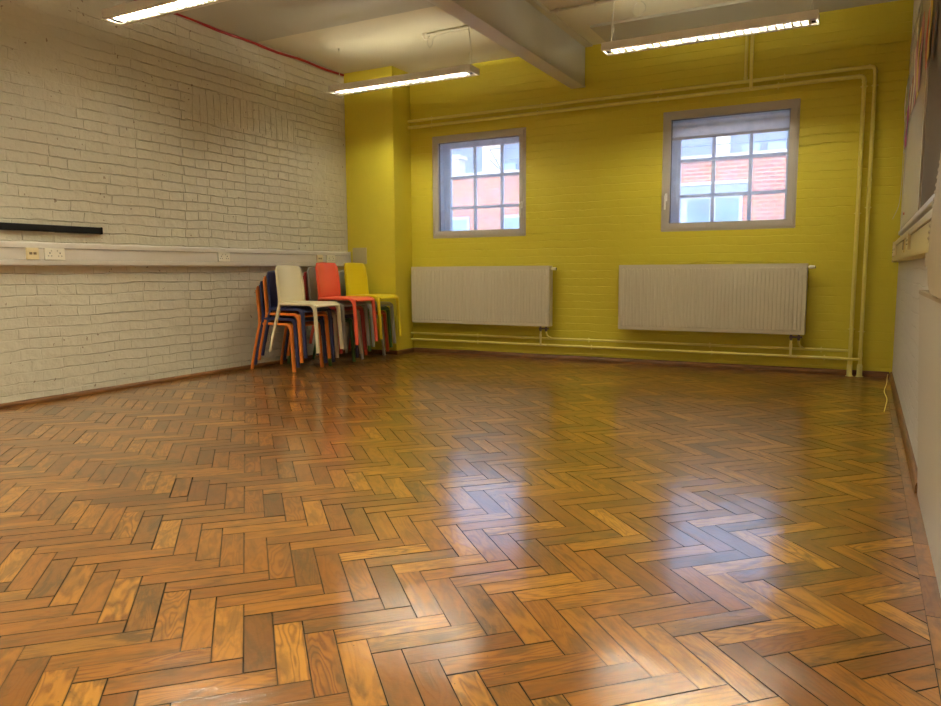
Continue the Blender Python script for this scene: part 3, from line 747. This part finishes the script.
paper(5.62, 6.05, 2.00, 2.22, [PO, PW, PO], 'orange-brown paper scraps just beyond the yellow and pink card')
paper(6.35, 6.85, 2.14, 2.40, [PG, PW], 'grey-green paper leaf at the far edge of the whiteboard')
paper(6.10, 6.60, 1.86, 2.13, [PM, PG], 'magenta paper streamer hanging lowest on the whiteboard')
paper(4.12, 4.42, 1.98, 2.26, [PY, PR], 'red and yellow paper streamer on the notice board')
paper(3.74, 3.90, 1.90, 2.10, [PB, PO], 'dark paper streamer nearest the camera on the notice board')

# cream cupboard fixed to the right-hand wall
cb = thing('wall_cupboard', 'cream flat-sided cupboard with a pale wood top against the right-hand wall', 'cupboard', (.24*S, 2.9*S, 0))
bm = B(); ya, yb = 1.75*S, 3.72*S; z1 = .888*S
vs = [bm.verts.new(p) for p in ((.252*S, ya, .0), (XR-.0002, ya, .0), (XR-.0002, ya, z1), (.214*S, ya, z1), (.252*S, yb, .0), (XR-.0002, yb, .0), (XR-.0002, yb, z1), (.214*S, yb+.03, z1))]
for q in ((0,1,2,3),(7,6,5,4),(0,4,5,1),(1,5,6,2),(2,6,7,3),(3,7,4,0)): bm.faces.new([vs[i] for i in q])
obj('side_panel', bm, CAB, cb)
bm = B(); box(bm, .212*S, XR-.001, ya-.005, yb+.034, z1, z1+.016, bev=.002); obj('wood_top', bm, TAN, cb)
bm = B(); tube(bm, [(.222*S, 2.86*S, z1+.016), (.222*S, 2.86*S, z1+.030)], .009, 12); obj('black_foot', bm, BLACK, cb)
# ribbed tan stack standing on it
rk = thing('slatted_rack', 'tan ribbed wooden rack standing on the cream cupboard', 'rack', (.22*S, 2.9*S, z1+.016))
bm = B(); nS = 17
for k in range(nS):
    f = k/(nS-1); z = (1.085+.36*f)*S; ye = (3.40-.04*math.sin(f*3)-.50*f**1.6)*S
    box(bm, .208*S, XR-.002, 2.1*S, ye, z, z+.0135, bev=.003)
    box(bm, .213*S, XR-.002, 2.1*S, ye-.012, z+.0135, z+.36*S/(nS-1))
obj('ribbed_side', bm, TAN, rk)
bm = B(); box(bm, .211*S, XR-.002, 2.3*S, 3.36*S, 1.068*S, 1.086*S, bev=.004); box(bm, .207*S, XR-.002, 3.25*S, 3.42*S, .995*S, 1.07*S, bev=.010)
box(bm, .212*S, XR-.002, 2.3*S, 3.26*S, .985*S, 1.07*S, bev=.003); obj('foot_block', bm, TAN, rk)
bm = B(); prof = [(3.06, 1.20), (3.13, 1.10), (3.14, 1.0), (3.08, .945), (2.96, .912), (2.3, .908), (2.3, 1.45), (2.82, 1.45), (2.90, 1.33)]
fa = [bm.verts.new((.199*S, y*S, z*S)) for y, z in prof]; fb = [bm.verts.new((.212*S, y*S, z*S)) for y, z in prof]
bm.faces.new(fa); bm.faces.new(fb[::-1])
for i in range(len(prof)): bm.faces.new((fa[i], fb[i], fb[(i+1)%len(prof)], fa[(i+1)%len(prof)]))
obj('front_panel', bm, TAN, rk)

# loose cords
bm = B(); tube(bm, fillet([(XR-.03, YB-.04, .035), (XR-.035, YB-.05, .006), (XR-.045, 6.55, .006), (XR-.075, 6.1, .006), (XR-.06, 5.75, .006), (.165*S, 5.98*S*.97, .006)], .12), .0032, 6)
tag(obj('cord', bm, BOOT), 'thin yellow cord lying by the skirting in the right-hand corner', 'cord')
bm = B(); tube(bm, fillet([(XR-.012, YB-.012, 2.3*S), (XR-.010, YB-.010, 1.75*S), (XR-.02, YB-.010, 1.55*S), (XR-.06, YB-.006, 1.44*S)], .1), .0022, 6)
tag(obj('thin_wire', bm, WIREM), 'thin pale wire hanging down the yellow corner beside the whiteboard', 'wire')

# ================================================================== CHAIRS
def sweep(bm, pts, w, d, side=Vector((0, 1, 0)), r=.004, ws=None, ds=None):
    """rounded-rectangle section; w = lateral size along 'side', d = size in the bending plane"""
    pts = [Vector(p) for p in pts]; rings = []
    for i, p in enumerate(pts):
        t = (pts[min(i+1, len(pts)-1)]-pts[max(i-1, 0)]).normalized()
        s = (side - t*side.dot(t)).normalized(); n = t.cross(s)
        ww = (ws[i] if ws else w)/2; dd = (ds[i] if ds else d)/2; c = min(r, ww*.8, dd*.8)
        sec = [(-ww+c, -dd), (ww-c, -dd), (ww, -dd+c), (ww, dd-c), (ww-c, dd), (-ww+c, dd), (-ww, dd-c), (-ww, -dd+c)]
        rings.append([bm.verts.new(p+s*a+n*b) for a, b in sec])
    for A, Bq in zip(rings, rings[1:]):
        for k in range(8):
            f = bm.faces.new((A[k], A[(k+1)%8], Bq[(k+1)%8], Bq[k])); f.smooth = True
    bm.faces.new([bm.verts.new(v.co) for v in rings[0][::-1]]); bm.faces.new([bm.verts.new(v.co) for v in rings[-1]])
def shell(bm, grid, th):
    """grid[i][j] points -> closed thin shell with normal thickness"""
    ni, nj = len(grid), len(grid[0]); nrm = [[None]*nj for _ in range(ni)]
    for i in range(ni):
        for j in range(nj):
            a = grid[min(i+1, ni-1)][j]-grid[max(i-1, 0)][j]; b = grid[i][min(j+1, nj-1)]-grid[i][max(j-1, 0)]
            nrm[i][j] = a.cross(b).normalized()
    T = [[bm.verts.new(grid[i][j]+nrm[i][j]*th/2) for j in range(nj)] for i in range(ni)]
    U = [[bm.verts.new(grid[i][j]-nrm[i][j]*th/2) for j in range(nj)] for i in range(ni)]
    for i in range(ni-1):
        for j in range(nj-1):
            f = bm.faces.new((T[i][j], T[i+1][j], T[i+1][j+1], T[i][j+1])); f.smooth = True
            f = bm.faces.new((U[i][j], U[i][j+1], U[i+1][j+1], U[i+1][j])); f.smooth = True
    for i in range(ni-1):
        bm.faces.new((T[i][0], U[i][0], U[i+1][0], T[i+1][0])); bm.faces.new((T[i][-1], T[i+1][-1], U[i+1][-1], U[i][-1]))
    for j in range(nj-1):
        bm.faces.new((T[0][j], T[0][j+1], U[0][j+1], U[0][j])); bm.faces.new((T[-1][j], U[-1][j], U[-1][j+1], T[-1][j+1]))
ZS = .452
# side outline of the backrest line (x backward negative), used for the rear legs too
def back_x(z):     # rear leg and backrest profile
    if z <= .44: return -.268+.111*(z/.44)**1.1
    t = (z-.44)/.36
    return -.157-.006*t-.030*t*t
def chair_meshes():
    me = {}
    bm = B(); g = []
    nu, nv = 16, 12
    for i in range(nu+1):
        u = i/nu; x = -.165+u*.395; row = []
        for j in range(nv+1):
            v = j/nv*2-1
            hw = .196+.008*math.sin(u*math.pi)
            z = ZS-.012*math.sin(u*math.pi)*(1-v*v) + .006*(v*v)*0 - (.032*max(0, (u-.80)/.20)**2) + .004*(1-u)
            row.append(Vector((x, v*hw, z)))
        g.append(row)
    shell(bm, g, .009)
    me['seat'] = bm
    bm = B(); g = []; nz = 16
    for i in range(nz+1):
        t = i/nz; z = .455+t*.348
        # the top corners are rounded
        drop = 0; hw0 = .198+.010*math.sin(t*math.pi)
        row = []
        for j in range(nv+1):
            v = j/nv*2-1
            hw = hw0
            if t > .86: q = (t-.86)/.14; hw = hw0-.020*(1-math.sqrt(max(0, 1-q*q)))
            xx = back_x(z) + .004 - .038*(1-v*v)*min(1, .35+t)
            row.append(Vector((xx, v*hw, z-.006*v*v*t)))
        g.append(row)
    shell(bm, g, .011)
    me['backrest'] = bm
    for s in (-1, 1):
        bm = B(); pts = []
        for k in range(15):
            z = .0+k*(.76/14); pts.append((back_x(z), s*(.212-.012*min(1, z/.45)+.006*max(0, (z-.5))), z))
        wl = [.031+.003*min(1, k/8) for k in range(15)]; wl[-1] = .012; wl[-2] = .018
        dl = [.023+.006*min(1, k/8) for k in range(15)]; dl = [d*(1 if k < 9 else .85) for k, d in enumerate(dl)]
        sweep(bm, pts, .03, .026, Vector((0, 1, 0)), .006, wl, dl)
        me['leg_rear_%d' % s] = bm
        bm = B()
        path = fillet([(-.165, s*.200, ZS-.006), (.215, s*.203, ZS-.008), (.243, s*.211, 0)], .062, 8)
        n = len(path)
        wl = [.035-.003*(k/(n-1)) for k in range(n)]; dl = [.027+.010*math.exp(-((k-6)/3.0)**2) for k in range(n)]
        sweep(bm, path, .028, .026, Vector((0, 1, 0)), .006, wl, dl)
        me['leg_front_%d' % s] = bm
    bm = B()
    sweep(bm, [(.232, -.19, ZS-.026), (.232, .19, ZS-.026)], .022, .016, Vector((1, 0, 0)), .004)
    me['rail_front'] = bm; bm = B()
    sweep(bm, [(-.155, -.19, ZS-.020), (-.155, .19, ZS-.020)], .022, .024, Vector((1, 0, 0)), .004)
    me['rail_rear'] = bm
    out = {}
    for k, b in me.items():
        bmesh.ops.recalc_face_normals(b, faces=b.faces)
        b.transform(Matrix.Diagonal((1, .92, .967, 1))); m_ = bpy.data.meshes.new(k); b.to_mesh(m_); b.free(); out[k] = m_
    return out
CH = chair_meshes()
def plastic(name, col):
    m, nt = new_mat(name); co = objco(nt)
    f = noise(nt, co, 220, 2); finish(nt, col, .34, f, .08, .0006, spec=.5); return m
PC = {'orange': plastic('orange_plastic', (.72, .20, .025)), 'navy': plastic('navy_plastic', (.020, .025, .085)), 'cream': plastic('cream_plastic', (.76, .68, .44)),
      'green': plastic('green_plastic', (.06, .16, .03)), 'beige': plastic('beige_plastic', (.55, .46, .30)), 'red': plastic('red_plastic', (.40, .03, .025)),
      'grey': plastic('grey_plastic', (.30, .28, .23)), 'coral': plastic('coral_plastic', (.85, .12, .055)), 'light grey': plastic('light_grey_plastic', (.38, .38, .34)),
      'yellow': plastic('yellow_plastic', (.82, .64, .02)), 'orange-red': plastic('orange_red_plastic', (.62, .09, .03))}
def make_chair(col, loc, rz, label, group):
    t = thing('stacking_chair', label, 'chair', loc, rz, group)
    for k, m_ in CH.items():
        nm = 'leg' if k.startswith('leg') else 'cross_rail' if k.startswith('rail') else k
        d = m_.copy() if not m_.materials else m_
        d.name = nm; d.materials.append(PC[col])
        o = bpy.data.objects.new(nm, d); COL.objects.link(o); o.parent = t
    return t
DX, DZ = .046, .0450
protos = {}
def stack(y, x0, cols, top_extra, rz0, toprot, where, order, ystep=0, DZ=.045):
    for i, c in enumerate(cols):
        top = i == len(cols)-1
        x = x0+DX*i+(top_extra[0] if top else 0); z = DZ*i+(top_extra[1] if top else 0); yy = y+ystep*i+(top_extra[2] if top and len(top_extra) > 2 else 0)
        label = order[i]
        rot = rz0+(toprot if top else 0)+random.uniform(-.006, .006)
        if c in protos:
            src = protos[c]; t = src.copy(); COL.objects.link(t)
            t.location = (x, yy, z); t.rotation_euler = (0, 0, rot); t['label'] = label; t['group'] = where
            for ch in src.children:
                d = ch.copy(); COL.objects.link(d); d.parent = t
        else:
            t = make_chair(c, (x, yy, z), rot, label, where); protos[c] = t
G = 'stacked plastic chairs against the cream brick wall'
XS = -4.517-.243-.012
stack(5.228, XS+.038, ['orange', 'navy', 'orange', 'navy', 'cream'], (.058, .002), .0, .10, G,
      ['orange plastic chair standing on the floor, lowest of the nearest stack', 'navy plastic chair second from the floor in the nearest stack',
       'orange plastic chair in the middle of the nearest stack', 'navy plastic chair directly under the cream one in the nearest stack',
       'cream plastic chair on top of the nearest stack'])
stack(5.716, XS+.045, ['green', 'navy', 'beige', 'red', 'grey', 'coral'], (.055, .002), .02, .11, G,
      ['green plastic chair standing on the floor, lowest of the middle stack', 'navy plastic chair second from the floor in the middle stack',
       'beige plastic chair third from the floor in the middle stack', 'dark red plastic chair fourth from the floor in the middle stack',
       'grey plastic chair directly under the coral one in the middle stack', 'coral red plastic chair on top of the middle stack'], DZ=.042)
stack(6.300, XS+.004, ['light grey', 'orange-red', 'green', 'light grey', 'yellow'], (.032, .034), .0, .05, G,
      ['light grey plastic chair standing on the floor, lowest of the farthest stack', 'orange-red plastic chair second from the floor in the farthest stack',
       'green plastic chair in the middle of the farthest stack', 'light grey plastic chair directly under the yellow one',
       'yellow plastic chair on top of the farthest stack by the pier'])

# ================================================================== OUTSIDE
def ext_brick():
    m, nt = new_mat('sunlit_red_brick'); co = objco(nt)
    sep = N(nt, 'ShaderNodeSeparateXYZ'); L(nt, co, sep.inputs[0]); cb_ = N(nt, 'ShaderNodeCombineXYZ'); L(nt, sep.outputs[0], cb_.inputs[0]); L(nt, sep.outputs[2], cb_.inputs[1])
    b = N(nt, 'ShaderNodeTexBrick', ins={'Scale': 1, 'Mortar Size': .010, 'Mortar Smooth': .1, 'Brick Width': .20, 'Row Height': .062, 'Bias': -.1})
    b.inputs['Color1'].default_value = (.40, .085, .03, 1); b.inputs['Color2'].default_value = (.50, .145, .05, 1); b.inputs['Mortar'].default_value = (.46, .32, .19, 1)
    L(nt, cb_.outputs[0], b.inputs['Vector']); finish(nt, b.outputs[0], .9); return m
EB = ext_brick()
EWH = plain('outside_white_stone', (.60, .58, .54), .8); ESL = plain('outside_slate', (.12, .17, .27), .6, var=.2, nscale=2)
EGL = plain('outside_window_glass', (.16, .27, .36), .15, nscale=2.5, var=.5); EFR = plain('outside_window_frame', (.40, .48, .55), .5); ECO = plain('outside_lintel_blue', (.24, .31, .40), .7)
EY = 14*S
ob = thing('building', 'red brick building across the yard seen through both windows', 'building', (-4, EY, -3))
bm = B(); box(bm, -14, 6, EY, EY+4, -3, 2.66); obj('brick_wall', bm, EB, ob)
bm = B(); box(bm, -14, 6, EY-.06, EY+.3, 2.66, 2.74, bev=.01); obj('coping', bm, EWH, ob)
def ewin(x0, x1, z0, z1, lint):
    bm = B(); box(bm, x0, x1, EY-.03, EY+.01, z0, z1); w = obj('window', bm, EFR, ob)
    bm = B(); n = max(1, round((x1-x0)/.5)); st = (x1-x0)/n
    for i in range(n): box(bm, x0+st*i+.05, x0+st*(i+1)-.05, EY-.036, EY-.026, z0+.06, z1-.06)
    obj('pane', bm, EGL, w)
    if lint:
        bm = B(); box(bm, x0-.1, x1+.1, EY-.08, EY+.01, z1, z1+.16); box(bm, x0-.12, x1+.12, EY-.10, EY+.01, z1+.16, z1+.21, mi=1); obj('lintel', bm, [ECO, EWH], ob)
ewin(-3.6, -1.78, .6, 2.10, True)
ewin(-7.3, -6.73, .6, 1.93, False); ewin(-6.03, -5.2, .6, 1.93, False)
bm = B(); box(bm, -1.02, -.6, EY-.04, EY+.01, 1.98, 2.1); obj('vent_cover', bm, ESL, ob)
# roofscape behind
rs = thing('building', 'grey slated building rising behind the brick wall, seen in the top panes', 'building', (-4, EY+4.5, -3))
bm = B(); box(bm, -16, 8, EY+4.2, EY+9, -3, 4.5); obj('slate_wall', bm, ESL, rs)
bm = B()
for xq, ww, hh in ((-8.5, .5, 4.6), (-7.1, .28, 3.9), (-3.0, .35, 4.3), (-1.2, .3, 4.4), (-.3, .25, 4.2), (.6, .5, 4.6)): box(bm, xq, xq+ww, EY+4.0, EY+4.3, 2.2, hh)
obj('pilaster', bm, EWH, rs)
for xq in (-8.0, -6.3, -5.2, -2.4, -1.9, -.75):
    bm = B(); box(bm, xq, xq+.35, EY+4.1, EY+4.22, 2.6, 3.5); obj('window', bm, EGL, rs)
ch = thing('chimney', 'white chimney stack rising behind the coping in the left window', 'chimney', (-7.9, EY+2, 2.6))
bm = B(); box(bm, -8.15, -7.85, EY+1.6, EY+1.9, 2.6, 3.35); box(bm, -8.19, -7.81, EY+1.56, EY+1.94, 3.30, 3.38); obj('stack', bm, EWH, ch)
# overhead wires
for k, (z, dz) in enumerate(((2.95, .10), (2.80, .06))):
    bm = B(); pts = [(-6+q*.5, EY-.6, z+dz*((q-12)/12)**2) for q in range(25)]
    pts = pts[:24]
    pts = [(-6.05, EY+.02, 2.73)]+pts+[(6.05, EY+.02, 2.73)]
    tube(bm, pts, .010, 6); tag(obj('overhead_wire', bm, ESL), ('upper' if k == 0 else 'lower')+' dark wire strung outside the right-hand window', 'wire')
bm = B(); box(bm, -16, 8, YO, EY+9, -3.1, -3.0); tag(obj('yard_ground', bm, plain('yard_concrete', (.45, .43, .40), .9)), 'concrete yard between the two buildings', 'ground'); bpy.data.objects['yard_ground']['kind'] = 'structure'

# ================================================================== LIGHT
wd = bpy.data.worlds.new('sky'); SC.world = wd; wd.use_nodes = True; nt = wd.node_tree; nt.nodes.clear()
sky = N(nt, 'ShaderNodeTexSky', sky_type='NISHITA', sun_disc=False, sun_elevation=math.radians(38), sun_rotation=math.radians(170), air_density=1.0, dust_density=2.0)
bg = N(nt, 'ShaderNodeBackground', ins={'Strength': 1.2}); wo = N(nt, 'ShaderNodeOutputWorld')
L(nt, mixc(nt, .35, sky.outputs[0], (1.7, 2.65, 4.3)), bg.inputs[0]); L(nt, bg.outputs[0], wo.inputs[0])
sd = bpy.data.lights.new('sun', 'SUN'); sd.energy = 1.4; sd.angle = math.radians(2); sd.color = (1, .95, .86)
so = bpy.data.objects.new('sun', sd); COL.objects.link(so)
so.rotation_euler = Vector((.25, .8, -.62)).to_track_quat('-Z', 'Y').to_euler()
so.location = (0, -4, 9)

# ================================================================== CAMERA
f_px, yaw, pit, rol = 734.4, .4908, -.1116, -.0058
fw = Vector((-math.sin(yaw)*math.cos(pit), math.cos(yaw)*math.cos(pit), math.sin(pit)))
rt = Vector((math.cos(yaw), math.sin(yaw), 0)); up = rt.cross(fw)
r2 = rt*math.cos(rol)+up*math.sin(rol); u2 = -rt*math.sin(rol)+up*math.cos(rol)
cd = bpy.data.cameras.new('camera'); cd.sensor_width = 36; cd.lens = f_px*36/941; cd.clip_start = .02
co_ = bpy.data.objects.new('camera', cd); COL.objects.link(co_)
M = Matrix((r2, u2, -fw)).transposed().to_4x4(); M.translation = Vector((0, 0, CAMZ)); co_.matrix_world = M
SC.camera = co_
SC.view_settings.view_transform = 'Standard'; SC.view_settings.look = 'None'; SC.view_settings.gamma = 1
SC.view_settings.use_curve_mapping = False; SC.view_settings.exposure = 0.15
